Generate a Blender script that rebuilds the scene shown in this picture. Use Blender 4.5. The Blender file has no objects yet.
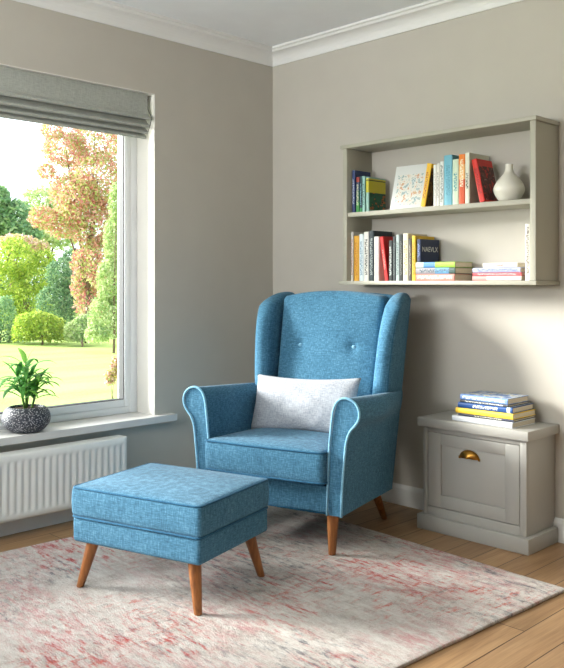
import bpy, bmesh, math, random
from mathutils import Vector, Matrix, Euler, noise
random.seed(7)
C = bpy.context.scene.collection
SC = bpy.context.scene
R = math.radians
# ------------------------------------------------------------------ camera
cam_d = bpy.data.cameras.new('camera'); cam = bpy.data.objects.new('camera', cam_d); C.objects.link(cam)
cam.location = (3.45, -3.35, 1.11); cam.rotation_euler = (R(90), 0, R(45.2))
cam_d.sensor_width = 36; cam_d.lens = 827/668*36; cam_d.shift_y = -51/668; cam_d.clip_start = .05; cam_d.clip_end = 300
SC.camera = cam
# ------------------------------------------------------------------ world, sun, area lights, exposure
W = bpy.data.worlds.new('world'); SC.world = W; W.use_nodes = True
bg = W.node_tree.nodes['Background']; bg.inputs[0].default_value = (.87, .94, 1.0, 1); bg.inputs[1].default_value = 2.6
def light(name, kind, loc, rot, energy, col, **k):
    d = bpy.data.lights.new(name, kind); o = bpy.data.objects.new(name, d); C.objects.link(o)
    o.location = loc; o.rotation_euler = rot; d.energy = energy; d.color = col
    for a, b in k.items(): setattr(d, a, b)
    return o
sv = Vector((1, .62, -.38)).normalized()
sun = light('sun', 'SUN', (-6, -6, 6), sv.to_track_quat('-Z', 'Y').to_euler(), 16, (1, .975, .93), angle=R(22))
# fill light added behind the camera, tilted up to brighten the ceiling
light('rear_fill_light', 'AREA', (1.15, -5.10, 1.55), (R(150), 0, 0), 190, (.95, .98, 1), shape='RECTANGLE', size=1.5, size_y=1.1)
SC.view_settings.view_transform = 'Standard'; SC.view_settings.look = 'None'
SC.view_settings.exposure = 0.0; SC.view_settings.gamma = 1; SC.view_settings.use_curve_mapping = False

# ------------------------------------------------------------------ material helpers
def srgb(r, g, b):
    f = lambda c: (c/255/12.92) if c/255 <= .04045 else ((c/255+.055)/1.055)**2.4
    return (f(r), f(g), f(b), 1)
class NT:
    def __init__(s, name):
        s.m = bpy.data.materials.new(name); s.m.use_nodes = True; s.t = s.m.node_tree
        s.b = s.t.nodes['Principled BSDF']; s.out = s.t.nodes['Material Output']
    def n(s, typ, **k):
        x = s.t.nodes.new(typ)
        for a, v in k.items():
            if a in x.inputs.keys(): x.inputs[a].default_value = v
            else: setattr(x, a, v)
        return x
    def l(s, a, b): s.t.links.new(a, b)
    def coord(s, kind='Object', scale=(1,1,1), rot=(0,0,0), loc=(0,0,0)):
        c = s.n('ShaderNodeTexCoord'); m = s.n('ShaderNodeMapping')
        m.inputs['Scale'].default_value = scale; m.inputs['Rotation'].default_value = rot; m.inputs['Location'].default_value = loc
        s.l(c.outputs[kind], m.inputs[0]); return m.outputs[0]
    def noise(s, vec, scale, detail=2, rough=.5, dist=0):
        x = s.n('ShaderNodeTexNoise'); x.inputs['Scale'].default_value = scale; x.inputs['Detail'].default_value = detail
        x.inputs['Roughness'].default_value = rough; x.inputs['Distortion'].default_value = dist
        s.l(vec, x.inputs['Vector']); return x.outputs['Fac']
    def ramp(s, fac, stops, interp='LINEAR'):
        x = s.n('ShaderNodeValToRGB'); cr = x.color_ramp; cr.interpolation = interp
        while len(cr.elements) > 1: cr.elements.remove(cr.elements[-1])
        cr.elements[0].position = stops[0][0]; cr.elements[0].color = stops[0][1]
        for p, c in stops[1:]:
            e = cr.elements.new(p); e.color = c
        s.l(fac, x.inputs[0]); return x.outputs[0]
    def mix(s, fac, a, b, mode='MIX'):
        x = s.n('ShaderNodeMix', data_type='RGBA', blend_type=mode)
        for sock, v in ((x.inputs[0], fac), (x.inputs[6], a), (x.inputs[7], b)):
            if hasattr(v, 'links') or isinstance(v, bpy.types.NodeSocket): s.l(v, sock)
            else: sock.default_value = v
        return x.outputs[2]
    def math(s, op, a, b=0, c=0):
        x = s.n('ShaderNodeMath', operation=op)
        for i, v in enumerate((a, b, c)):
            if isinstance(v, bpy.types.NodeSocket): s.l(v, x.inputs[i])
            else: x.inputs[i].default_value = v
        return x.outputs[0]
    def bump(s, h, strength=.3, dist=.01):
        x = s.n('ShaderNodeBump'); x.inputs['Strength'].default_value = strength; x.inputs['Distance'].default_value = dist
        s.l(h, x.inputs['Height']); s.l(x.outputs[0], s.b.inputs['Normal'])
    def base(s, c):
        if isinstance(c, bpy.types.NodeSocket): s.l(c, s.b.inputs['Base Color'])
        else: s.b.inputs['Base Color'].default_value = c
    def rough(s, r, spec=.5): s.b.inputs['Roughness'].default_value = r; s.b.inputs['Specular IOR Level'].default_value = spec
def plain(name, c, r=.6, spec=.4, metal=0, bump=None):
    m = NT(name); v = m.coord(); nf = m.noise(v, 6, 3)
    m.base(m.ramp(nf, [(0, tuple(x*.95 for x in c[:3])+(1,)), (1, tuple(min(1, x*1.04) for x in c[:3])+(1,))]))
    m.rough(r, spec); m.b.inputs['Metallic'].default_value = metal
    if bump: m.bump(m.noise(v, bump[0], 3), bump[1], .002)
    return m.m
M = {}
M['wall'] = plain('wall_paint', srgb(193, 188, 178), .85, .2, bump=(180, .12))
M['ceiling'] = plain('ceiling_paint', srgb(240, 243, 246), .9, .2)
M['trim'] = plain('white_trim_paint', srgb(232, 232, 230), .5, .4)
M['reveal'] = plain('skylit_wall_paint', srgb(226, 223, 216), .8, .2)  # wall paint lightened to carry the sky light falling in the recess
M['upvc'] = plain('window_plastic', srgb(236, 238, 240), .3, .5)
M['gasket'] = plain('window_gasket', srgb(70, 72, 76), .6)
M['sill'] = plain('sill_paint', srgb(214, 212, 210), .45, .4)
M['radiator'] = plain('radiator_enamel', srgb(232, 233, 230), .35, .5)
M['shelf'] = plain('greige_cabinet_paint', srgb(176, 173, 158), .5, .4)
M['cab'] = plain('grey_cabinet_paint', srgb(172, 170, 164), .45, .4)
M['dark'] = plain('dark_gap', srgb(40, 38, 36), .8)
M['brass'] = plain('aged_brass', srgb(176, 128, 58), .32, .5, 1)
M['white_ceramic'] = plain('white_ceramic', srgb(226, 222, 210), .3, .5)
M['soil'] = plain('soil', srgb(60, 44, 34), .95, .1, bump=(90, .8))
def fabric(name, a, b, c, sc=1, bumps=.35):
    m = NT(name)
    v1 = m.coord(scale=(330*sc, 330*sc, 40*sc)); v2 = m.coord(scale=(46*sc, 46*sc, 380*sc))
    n1 = m.noise(v1, 1, 3, .6); n2 = m.noise(v2, 1, 3, .6)
    f = m.noise(m.coord(), 900*sc, 1)
    mx = m.math('ADD', m.math('MULTIPLY', n1, .5), m.math('MULTIPLY', n2, .5))
    big = m.noise(m.coord(), 7, 2)
    s = m.math('ADD', mx, m.math('MULTIPLY', m.math('SUBTRACT', big, .5), .12))
    s = m.math('ADD', s, m.math('MULTIPLY', m.math('SUBTRACT', f, .5), .12))
    m.base(m.ramp(s, [(.30, a), (.5, b), (.70, c)]))
    m.rough(.9, .15); m.b.inputs['Sheen Weight'].default_value = .08; m.b.inputs['Sheen Roughness'].default_value = .5
    m.bump(s, bumps, .002); return m.m
M['blue'] = fabric('blue_linen', srgb(38, 76, 98), srgb(64, 112, 140), srgb(102, 150, 178))
M['blue_piping'] = fabric('blue_piping_linen', srgb(96, 150, 180), srgb(124, 176, 204), srgb(160, 204, 224), 1.5)
M['blue_seam'] = fabric('blue_seam_linen', srgb(28, 66, 92), srgb(40, 90, 122), srgb(60, 118, 150), 1.5)
M['pillow'] = fabric('pale_linen', srgb(116, 120, 128), srgb(156, 160, 167), srgb(184, 188, 195), 1.0, .25)
M['blind'] = fabric('grey_blind_linen', srgb(150, 153, 146), srgb(170, 173, 166), srgb(186, 188, 182), .8, .2)
M['blind_edge'] = plain('blind_shadow_edge', srgb(92, 94, 90), .9)
def wood(name, a, b, c, sc, r=.4):
    m = NT(name); v = m.coord(scale=sc); n1 = m.noise(v, 1, 5, .6, .6)
    m.base(m.ramp(n1, [(.3, a), (.5, b), (.7, c)])); m.rough(r, .4); m.bump(n1, .1, .002); return m.m
M['leg'] = wood('varnished_leg_wood', srgb(112, 66, 34), srgb(150, 94, 50), srgb(172, 114, 66), (60, 60, 6))
def floor_mat():
    m = NT('oak_planks')
    v = m.coord(rot=(0, 0, R(90)))
    br = m.n('ShaderNodeTexBrick'); br.offset = .37; br.squash = 1
    br.inputs['Scale'].default_value = 1; br.inputs['Brick Width'].default_value = 1.5; br.inputs['Row Height'].default_value = .125
    br.inputs['Mortar Size'].default_value = .0022; br.inputs['Mortar Smooth'].default_value = .4; br.inputs['Bias'].default_value = 0
    br.inputs['Color1'].default_value = (.1, .1, .1, 1); br.inputs['Color2'].default_value = (.9, .9, .9, 1); br.inputs['Mortar'].default_value = (.5, .5, .5, 1)
    m.l(v, br.inputs['Vector'])
    # grain: shift the noise by plank
    off = m.n('ShaderNodeVectorMath', operation='MULTIPLY_ADD'); m.l(br.outputs['Color'], off.inputs[0]); off.inputs[1].default_value = (7, 5, 3)
    v2 = m.coord(scale=(26, 1.6, 26)); m.l(v2, off.inputs[2])
    g = m.noise(off.outputs[0], 1, 6, .62, .8)
    fine = m.noise(m.coord(scale=(170, 5, 100)), 1, 3, .6)
    col = m.ramp(g, [(.25, srgb(132, 100, 70)), (.5, srgb(168, 134, 98)), (.75, srgb(190, 158, 120))])
    col = m.mix(.35, col, m.ramp(fine, [(.3, srgb(120, 84, 54)), (.7, srgb(190, 150, 108))]))
    bw = m.n('ShaderNodeSeparateColor'); m.l(br.outputs['Color'], bw.inputs[0])
    col = m.mix(1, col, m.ramp(bw.outputs[0], [(.1, (.84, .84, .84, 1)), (.9, (1.1, 1.08, 1.05, 1))]), 'MULTIPLY')
    col = m.mix(br.outputs['Fac'], col, srgb(66, 44, 28))
    m.base(col); m.rough(.42, .4)
    h = m.math('SUBTRACT', m.math('MULTIPLY', g, .3), br.outputs['Fac']); m.bump(h, .25, .003)
    return m.m
M['floor'] = floor_mat()
def rug_mat():
    m = NT('distressed_rug')
    def area(sc, loc, a, b): return m.ramp(m.noise(m.coord(scale=sc, loc=loc), 1, 3, .55), [(a, (0,0,0,1)), (b, (1,1,1,1))])
    def fleck(sc, loc, a, b): return m.ramp(m.noise(m.coord(scale=sc, loc=loc), 1, 8, .78), [(a, (0,0,0,1)), (b, (1,1,1,1))])
    mul = lambda *a: a[0] if len(a) == 1 else m.math('MULTIPLY', a[0], mul(*a[1:]))
    col = m.ramp(m.noise(m.coord(scale=(6, 16, 1)), 1, 7, .75), [(.30, srgb(176, 166, 162)), (.48, srgb(216, 209, 204)), (.64, srgb(234, 229, 224))])
    col = m.mix(mul(fleck((16, 7, 1), (14, 3, 0), .52, .66), .4), col, srgb(150, 134, 124))
    col = m.mix(mul(area((1.6, 2.4, 1), (.6, .2, 0), .44, .60), fleck((7, 20, 1), (9, 2, 0), .45, .60), .7), col, srgb(214, 150, 156))
    col = m.mix(mul(area((1.3, 2.1, 1), (3.1, 1.2, 0), .46, .58), fleck((9, 42, 1), (1, 4, 0), .50, .59), .85), col, srgb(196, 74, 76))
    col = m.mix(mul(area((1.9, 1.6, 1), (6.1, 8.2, 0), .50, .60), fleck((34, 11, 1), (2, 7, 0), .52, .60), .75), col, srgb(206, 92, 80))
    col = m.mix(mul(area((1.7, 2.0, 1), (7.7, 5.2, 0), .45, .58), fleck((11, 36, 1), (4, 9, 0), .51, .60), .75), col, srgb(88, 98, 112))
    col = m.mix(mul(area((1.7, 1.5, 1), (2.7, 9.2, 0), .47, .60), fleck((30, 9, 1), (8, 1, 0), .54, .63), .55), col, srgb(96, 88, 90))
    col = m.mix(mul(fleck((13, 30, 1), (5, 5, 0), .50, .60), .6), col, srgb(240, 236, 232))
    fine = m.noise(m.coord(), 300, 2, .7)
    col = m.mix(.5, col, m.ramp(fine, [(.3, srgb(130, 126, 122)), (.7, srgb(246, 242, 238))]), 'OVERLAY')
    m.base(col); m.rough(.95, .05)
    m.bump(m.math('ADD', fine, m.noise(m.coord(scale=(60, 160, 1)), 1, 3)), 1, .008); return m.m
M['rug'] = rug_mat()
def glass_mat():
    m = NT('window_glass'); t = m.n('ShaderNodeBsdfTransparent'); t.inputs[0].default_value = (.98, .99, .985, 1)
    g = m.n('ShaderNodeBsdfGlossy'); g.inputs['Roughness'].default_value = .02
    fr = m.n('ShaderNodeFresnel'); fr.inputs[0].default_value = 1.25
    mx = m.n('ShaderNodeMixShader'); m.l(fr.outputs[0], mx.inputs[0]); m.l(t.outputs[0], mx.inputs[1]); m.l(g.outputs[0], mx.inputs[2]); m.l(mx.outputs[0], m.out.inputs[0]); return m.m
M['glass'] = glass_mat()
def leaf_mat(name, cols, trans=.35):
    m = NT(name); g = m.n('ShaderNodeNewGeometry')
    n = len(cols); c = m.ramp(g.outputs['Random Per Island'], [(i/n, k) for i, k in enumerate(cols)], 'CONSTANT')
    m.base(c); m.rough(.55, .3)
    t = m.n('ShaderNodeBsdfTranslucent'); m.l(c, t.inputs[0]); mx = m.n('ShaderNodeMixShader'); mx.inputs[0].default_value = trans
    m.l(m.b.outputs[0], mx.inputs[1]); m.l(t.outputs[0], mx.inputs[2]); m.l(mx.outputs[0], m.out.inputs[0]); return m.m
M['bark'] = plain('bark', srgb(110, 92, 74), .9, bump=(40, .6))

# ------------------------------------------------------------------ mesh helpers
def link(name, bm_or_me, mat, parent=None, smooth=False, sharp=None):
    if isinstance(bm_or_me, bmesh.types.BMesh):
        me = bpy.data.meshes.new(name); bmesh.ops.recalc_face_normals(bm_or_me, faces=bm_or_me.faces[:]); bm_or_me.to_mesh(me); bm_or_me.free()
    else: me = bm_or_me
    o = bpy.data.objects.new(name, me); C.objects.link(o)
    for x in (mat if isinstance(mat, (list, tuple)) else [mat]): me.materials.append(x)
    if smooth:
        for p in me.polygons: p.use_smooth = True
        if sharp: me.set_sharp_from_angle(angle=R(sharp))
    if parent: o.parent = parent
    return o
def tag(o, label=None, cat=None, group=None, kind=None):
    if label: o['label'] = label
    if cat: o['category'] = cat
    if group: o['group'] = group
    if kind: o['kind'] = kind
    return o
def thing(name, label, cat, loc=(0,0,0), rot=(0,0,0), group=None):
    o = bpy.data.objects.new(name, None); C.objects.link(o); o.location = loc; o.rotation_euler = rot
    o.empty_display_size = .05
    return tag(o, label, cat, group)
def add_box(bm, x0, x1, y0, y1, z0, z1, bev=0, seg=2, mat=0):
    r = bmesh.ops.create_cube(bm, size=1); vs = r['verts']
    for v in vs: v.co = Vector(((x0+x1)/2+v.co.x*(x1-x0), (y0+y1)/2+v.co.y*(y1-y0), (z0+z1)/2+v.co.z*(z1-z0)))
    fs = list({f for v in vs for f in v.link_faces})
    for f in fs: f.material_index = mat
    if bev:
        es = list({e for v in vs for e in v.link_edges})
        bmesh.ops.bevel(bm, geom=es, offset=bev, segments=seg, profile=.5, affect='EDGES')
def boxes(name, lst, mat, parent=None, bev=0, seg=2):
    bm = bmesh.new()
    for b in lst: add_box(bm, *b, bev=bev, seg=seg)
    return link(name, bm, mat, parent, smooth=bev > 0, sharp=35)
def struct(name, lst, mat, bev=0): return tag(boxes(name, lst, mat, None, bev), kind='structure')
def tube(bm, pts, r, n=8, closed=False, cap=True):
    pts = [Vector(p) for p in pts]; rs = r if isinstance(r, (list, tuple)) else [r]*len(pts); rings = []
    prev = None
    for i, p in enumerate(pts):
        if closed: t = pts[(i+1) % len(pts)]-pts[i-1]
        else: t = pts[min(i+1, len(pts)-1)]-pts[max(i-1, 0)]
        t.normalize()
        if prev is None:
            a = Vector((0,0,1)) if abs(t.z) < .9 else Vector((1,0,0)); prev = t.cross(a).normalized()
        nrm = (prev-t*prev.dot(t)).normalized(); prev = nrm; b = t.cross(nrm)
        rings.append([bm.verts.new(p+(nrm*math.cos(k*2*math.pi/n)+b*math.sin(k*2*math.pi/n))*rs[i]) for k in range(n)])
    m = len(rings)
    for i in range(m if closed else m-1):
        a, b = rings[i], rings[(i+1) % m]
        for k in range(n): bm.faces.new((a[k], a[(k+1) % n], b[(k+1) % n], b[k]))
    if cap and not closed: bm.faces.new(rings[0][::-1]); bm.faces.new(rings[-1])
def lathe(bm, prof, n=32, c=(0,0,0), close=True):
    rings = [[bm.verts.new((c[0]+r*math.cos(k*2*math.pi/n), c[1]+r*math.sin(k*2*math.pi/n), c[2]+z)) for k in range(n)] for r, z in prof]
    for a, b in zip(rings, rings[1:]):
        for k in range(n): bm.faces.new((a[k], a[(k+1) % n], b[(k+1) % n], b[k]))
    if close: bm.faces.new(rings[0][::-1]); bm.faces.new(rings[-1])
def rbox(h, r, m=(8,8,8), deform=None, k=4):
    """rounded box with half sizes h and edge radius r as a grid mesh; deform moves every vertex"""
    bm = bmesh.new(); ax = []
    for hh, mm in zip(h, m):
        rr = min(r, hh*.98)
        L = [-hh+rr*(1-math.cos(i/k*math.pi/2)) for i in range(k)] + [-hh+rr+(2*(hh-rr))*i/mm for i in range(mm+1)]
        L += [-x for x in L[:k]][::-1]; ax.append(L)
    cache = {}
    def vert(i, j, l):
        key = (i, j, l)
        if key not in cache:
            p = Vector((ax[0][i], ax[1][j], ax[2][l]))
            inner = Vector([max(-(h[q]-min(r,h[q]*.98)), min(h[q]-min(r,h[q]*.98), p[q])) for q in range(3)])
            d = p-inner
            if d.length > 1e-9:
                mxc = max(abs(x) for x in d); q = inner+d.normalized()*min(r, min(h)*.98)
            else: q = p
            cache[key] = bm.verts.new(deform(q) if deform else q)
        return cache[key]
    N = [len(a)-1 for a in ax]
    def face(*v):
        try: bm.faces.new(v)
        except ValueError: pass
    for i in range(N[0]):
        for j in range(N[1]):
            for l in (0, N[2]): face(vert(i,j,l), vert(i+1,j,l), vert(i+1,j+1,l), vert(i,j+1,l))
    for i in range(N[0]):
        for l in range(N[2]):
            for j in (0, N[1]): face(vert(i,j,l), vert(i+1,j,l), vert(i+1,j,l+1), vert(i,j,l+1))
    for j in range(N[1]):
        for l in range(N[2]):
            for i in (0, N[0]): face(vert(i,j,l), vert(i,j+1,l), vert(i,j+1,l+1), vert(i,j,l+1))
    return bm
def rrect(hx, hy, r, z, n=6):
    out = []
    for cx, cy, a0 in ((hx-r, hy-r, 0), (-hx+r, hy-r, 90), (-hx+r, -hy+r, 180), (hx-r, -hy+r, 270)):
        for i in range(n+1):
            a = R(a0+90*i/n); out.append((cx+r*math.cos(a), cy+r*math.sin(a), z))
    return out
def spline(pts, n=6, closed=False):
    P = [Vector(p) for p in pts]; out = []; m = len(P)
    for i in range(m if closed else m-1):
        p0 = P[i-1] if (closed or i > 0) else P[0]; p1 = P[i]; p2 = P[(i+1) % m]; p3 = P[(i+2) % m] if (closed or i+2 < m) else P[-1]
        for k in range(n):
            t = k/n; out.append(.5*((2*p1)+(p2-p0)*t+(2*p0-5*p1+4*p2-p3)*t*t+(3*p1-p0-3*p2+p3)*t**3))
    if not closed: out.append(P[-1])
    return out

# ------------------------------------------------------------------ room shell
XR, YF, ZC = 6.8, -5.0, 2.45       # right wall, front wall, ceiling
struct('floor', [(-.0, XR, YF, 0, -.12, 0)], M['floor'])
struct('ceiling', [(-.35, XR+.3, YF-.3, .3, ZC, ZC+.15)], M['ceiling'])
WY0, WY1, WZ0, WZ1 = -3.0, -.837, .415, 2.075   # window opening
struct('wall_left', [(-.24, 0, WY1, .3, -.3, ZC), (-.24, 0, YF-.3, WY0, -.3, ZC), (-.24, 0, WY0, WY1, -.3, WZ0), (-.24, 0, WY0, WY1, WZ1, ZC)], M['wall'])
struct('wall_back', [(0, XR+.3, 0, .3, -.3, ZC)], M['wall'])
struct('wall_right', [(XR, XR+.3, YF-.3, 0, -.3, ZC)], M['wall'])
struct('wall_front', [(0, .45, YF-.3, YF, -.3, ZC), (1.85, XR, YF-.3, YF, -.3, ZC), (.45, 1.85, YF-.3, YF, 2.2, ZC), (.45, 1.85, YF-.3, YF, -.3, .9)], M['wall'])
struct('added_rear_window', [(.45, .52, YF-.27, YF-.20, .9, 2.2), (1.78, 1.85, YF-.27, YF-.20, .9, 2.2), (.52, 1.78, YF-.27, YF-.20, 2.13, 2.2), (.52, 1.78, YF-.27, YF-.20, .9, .97)], M['upvc'])  # unseen opening added so extra sky light fills the room
# baseboards
def profile_run(name, prof, p0, p1, outward, mat, kind='structure'):
    bm = bmesh.new(); p0, p1, o = Vector(p0), Vector(p1), Vector(outward)
    rings = [[bm.verts.new(p+o*a+Vector((0,0,b))) for a, b in prof] for p in (p0, p1)]
    n = len(prof)
    for k in range(n): bm.faces.new((rings[0][k], rings[0][(k+1) % n], rings[1][(k+1) % n], rings[1][k]))
    bm.faces.new(rings[0]); bm.faces.new(rings[1][::-1])
    return tag(link(name, bm, mat), kind=kind)
bp = [(0, 0), (.016, 0), (.016, .082), (.012, .092), (.006, .1), (0, .1)]
profile_run('baseboard_back', bp, (0,0,0), (XR,0,0), (0,-1,0), M['trim'])
profile_run('baseboard_left', bp, (0,YF,0), (0,0,0), (1,0,0), M['trim'])
cp = [(0, ZC-.085), (.008, ZC-.085), (.010, ZC-.076)] + [(.010+.058*(1-math.cos(R(a))), ZC-.076+.050*math.sin(R(a))) for a in (15, 30, 45, 60, 75, 90)] + [(.072, ZC-.024), (.078, ZC-.014), (.088, ZC-.012), (.088, ZC), (0, ZC)]
profile_run('trim_1', cp, (0,0,0), (XR,0,0), (0,-1,0), M['trim'])
profile_run('trim_2', cp, (0,YF,0), (0,0,0), (1,0,0), M['trim'])
# added lining of the window recess, its sky brightness put into the colour
struct('skylit_lining', [(-.24, -.0005, WY1-.004, WY1, WZ0, WZ1), (-.24, -.0005, WY0, WY0+.004, WZ0, WZ1), (-.24, -.0005, WY0, WY1, WZ1-.004, WZ1)], M['reveal'])
# sill board
sl = boxes('trim_4', [(-.16, .0, WY0+.004, WY1-.004, WZ0, .437), (0.0, .052, WY0-.09, -.735, .404, .437)], M['sill']); tag(sl, kind='structure')
# window 1
wx0, wx1 = -.225, -.15
yl, yr, zb, zt = WY0+.004, WY1-.004, .437, WZ1-.004
wn = tag(boxes('window_1', [(wx0, wx1, yr-.048, yr, zb, zt), (wx0, wx1, yl, yl+.048, zb, zt), (wx0, wx1, yl+.048, yr-.048, zb, zb+.036), (wx0, wx1, yl+.048, yr-.048, zt-.05, zt), (wx0, wx1, -2.02, -1.95, zb+.036, zt-.05)], M['upvc'], bev=.004), kind='structure')
for a, b in ((-1.95, yr-.048), (yl+.048, -2.02)):
    f = boxes('window_sash', [(wx0+.012, wx1+.004, b-.032, b, zb+.036, zt-.05), (wx0+.012, wx1+.004, a, a+.032, zb+.036, zt-.05), (wx0+.012, wx1+.004, a+.032, b-.032, zb+.036, zb+.072), (wx0+.012, wx1+.004, a+.032, b-.032, zt-.095, zt-.05)], M['upvc'], wn, bev=.004)
    boxes('gasket', [(wx0+.03, wx1-.004, b-.036, b-.032, zb+.072, zt-.095), (wx0+.03, wx1-.004, a+.032, a+.036, zb+.072, zt-.095), (wx0+.03, wx1-.004, a+.036, b-.036, zb+.072, zb+.076), (wx0+.03, wx1-.004, a+.036, b-.036, zt-.099, zt-.095)], M['gasket'], f)
    boxes('pane', [(-.195, -.190, a+.032, b-.032, zb+.072, zt-.095)], M['glass'], f)

# ------------------------------------------------------------------ roman blind
bl = thing('roman_blind', 'grey-green linen roman blind folded up at the top of the window', 'blind', (-.06, -1.9, 1.85))
def blind_panel(name, pts, mat, y0=-2.98, y1=-.868):
    bm = bmesh.new(); P = spline([(p[0], 0, p[1]) for p in pts], 5)
    th = .004
    for off in (0,):
        n = len(P); vs = []
        for y in (y0, y1):
            row = []
            for i, p in enumerate(P):
                t = (P[min(i+1, n-1)]-P[max(i-1, 0)]).normalized(); nr = Vector((-t.z, 0, t.x))*th/2
                row.append((bm.verts.new((p.x+nr.x, y, p.z+nr.z)), bm.verts.new((p.x-nr.x, y, p.z-nr.z))))
            vs.append(row)
        a, b = vs
        for i in range(n-1):
            for s in (0, 1): bm.faces.new((a[i][s], a[i+1][s], b[i+1][s], b[i][s]))
            for w in (a, b): bm.faces.new((w[i][0], w[i+1][0], w[i+1][1], w[i][1]))
        for i in (0, n-1): bm.faces.new((a[i][0], a[i][1], b[i][1], b[i][0]))
    o = link(name, bm, mat, bl, True, 40); o.matrix_parent_inverse = Matrix.Translation(bl.location).inverted(); return o
blind_panel('upper_panel', [(-.024, 2.070), (-.024, 2.035), (-.022, 1.99), (-.014, 1.962), (.000, 1.950), (-.002, 1.941), (-.018, 1.942), (-.044, 1.958)], M['blind'])
blind_panel('fold', [(-.050, 1.950), (-.036, 1.940), (-.026, 1.925), (-.006, 1.909), (-.008, 1.901), (-.024, 1.902), (-.050, 1.918)], M['blind'])
blind_panel('fold', [(-.058, 1.912), (-.044, 1.903), (-.036, 1.893), (-.018, 1.880), (-.020, 1.872), (-.034, 1.873), (-.056, 1.886)], M['blind'])
blind_panel('fold', [(-.066, 1.884), (-.054, 1.876), (-.046, 1.868), (-.034, 1.856), (-.037, 1.849), (-.050, 1.850), (-.066, 1.862)], M['blind'])
o = boxes('head_rail', [(-.085, -.056, -2.98, -.868, 2.035, 2.07)], M['blind'], bl); o.matrix_parent_inverse = Matrix.Translation(bl.location).inverted()
bm = bmesh.new(); tube(bm, spline([(-.030, -.862, 2.05), (-.028, -.861, 2.0), (-.008, -.859, 1.965), (-.001, -.859, 1.945), (-.010, -.861, 1.91), (-.03, -.863, 1.87)], 4), .0022, 6)
o = link('side_cord', bm, M['gasket'], bl, True); o.matrix_parent_inverse = Matrix.Translation(bl.location).inverted(); tag(o, 'dark cord at the blind edge')

# ------------------------------------------------------------------ radiator
rx, ry1, ry0, rz0, rz1 = .105, -1.075, -2.75, .082, .372
rd = thing('radiator', 'white ribbed panel radiator mounted under the window sill', 'radiator', (.07, (ry0+ry1)/2, rz0))
bm = bmesh.new()
pitch = .0335; ys = []; zs = [rz0, rz0+.006, rz0+.028, rz0+.036, rz0+.046, rz1-.05, rz1-.040, rz1-.032, rz1-.006, rz1]
y = ry0+.02
cols = [(ry0, 0), (ry0+.006, 0)]
while y+pitch < ry1-.012:
    cols += [(y, 0), (y+.005, 0), (y+.011, 1), (y+.019, 1), (y+.025, 0)]; y += pitch
cols += [(ry1-.006, 0), (ry1, 0)]
fz = [0, 0, 0, .35, 1, 1, .35, 0, 0, 0]
grid = []
for yy, a in cols:
    edge = yy in (ry0, ry1)
    grid.append([bm.verts.new((rx-(.006 if edge or zz in (rz0, rz1) else 0)-a*fz[i]*.0048, yy, zz)) for i, zz in enumerate(zs)])
for a, b in zip(grid, grid[1:]):
    for i in range(len(zs)-1): bm.faces.new((a[i], b[i], b[i+1], a[i+1]))
# back of the panel
back = [[bm.verts.new((rx-.022, yy, zz)) for zz in (rz0, rz1)] for yy in (ry0, ry1)]
bm.faces.new((back[0][0], back[0][1], back[1][1], back[1][0]))
bm.faces.new([g[0] for g in grid]+[back[1][0], back[0][0]]); bm.faces.new([g[-1] for g in grid]+[back[1][1], back[0][1]])
bm.faces.new(grid[0]+[back[0][1], back[0][0]]); bm.faces.new(grid[-1]+[back[1][1], back[1][0]])
def under(o, root): o.parent = root; o.matrix_parent_inverse = Matrix.Translation(root.location).inverted(); return o
under(link('panel', bm, M['radiator'], None, True, 50), rd)
under(boxes('side_grille', [(.035, rx-.023, ry1-.010, ry1-.002, rz0, rz1)], M['radiator'], bev=.002), rd)
under(boxes('top_grille', [(.035, rx-.023, ry0+.012, ry1-.012, rz1-.006, rz1)] , M['radiator']), rd)
for yb in (-1.3, -2.5):
    under(boxes('bracket', [(.001, .0345, yb-.015, yb+.015, rz0+.05, rz1-.05)], M['radiator']), rd)

# ------------------------------------------------------------------ wall shelf
SX0, SX1, SD = .712, 1.765, .20
sh = thing('wall_shelf', 'greige painted two-tier wall shelf hung on the back wall above the armchair', 'shelf', ((SX0+SX1)/2, 0, 1.105))
def sp(name, b, bev=.0015): return under(boxes(name, b, M['shelf'], bev=bev), sh)
sp('top_board', [(SX0-.012, SX1+.006, -SD-.008, -.001, 1.784, 1.802)])
sp('bottom_board', [(SX0-.020, SX1+.006, -SD-.008, -.001, 1.102, 1.120)])
sp('side_panel', [(SX0, SX0+.026, -SD, -.001, 1.1205, 1.7835)])
sp('side_panel', [(SX1-.026, SX1, -SD, -.001, 1.1205, 1.7835)])
sp('middle_shelf', [(SX0+.0265, SX1-.0265, -SD+.006, -.001, 1.440, 1.462)])
ZT, ZL = 1.462, 1.120

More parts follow.
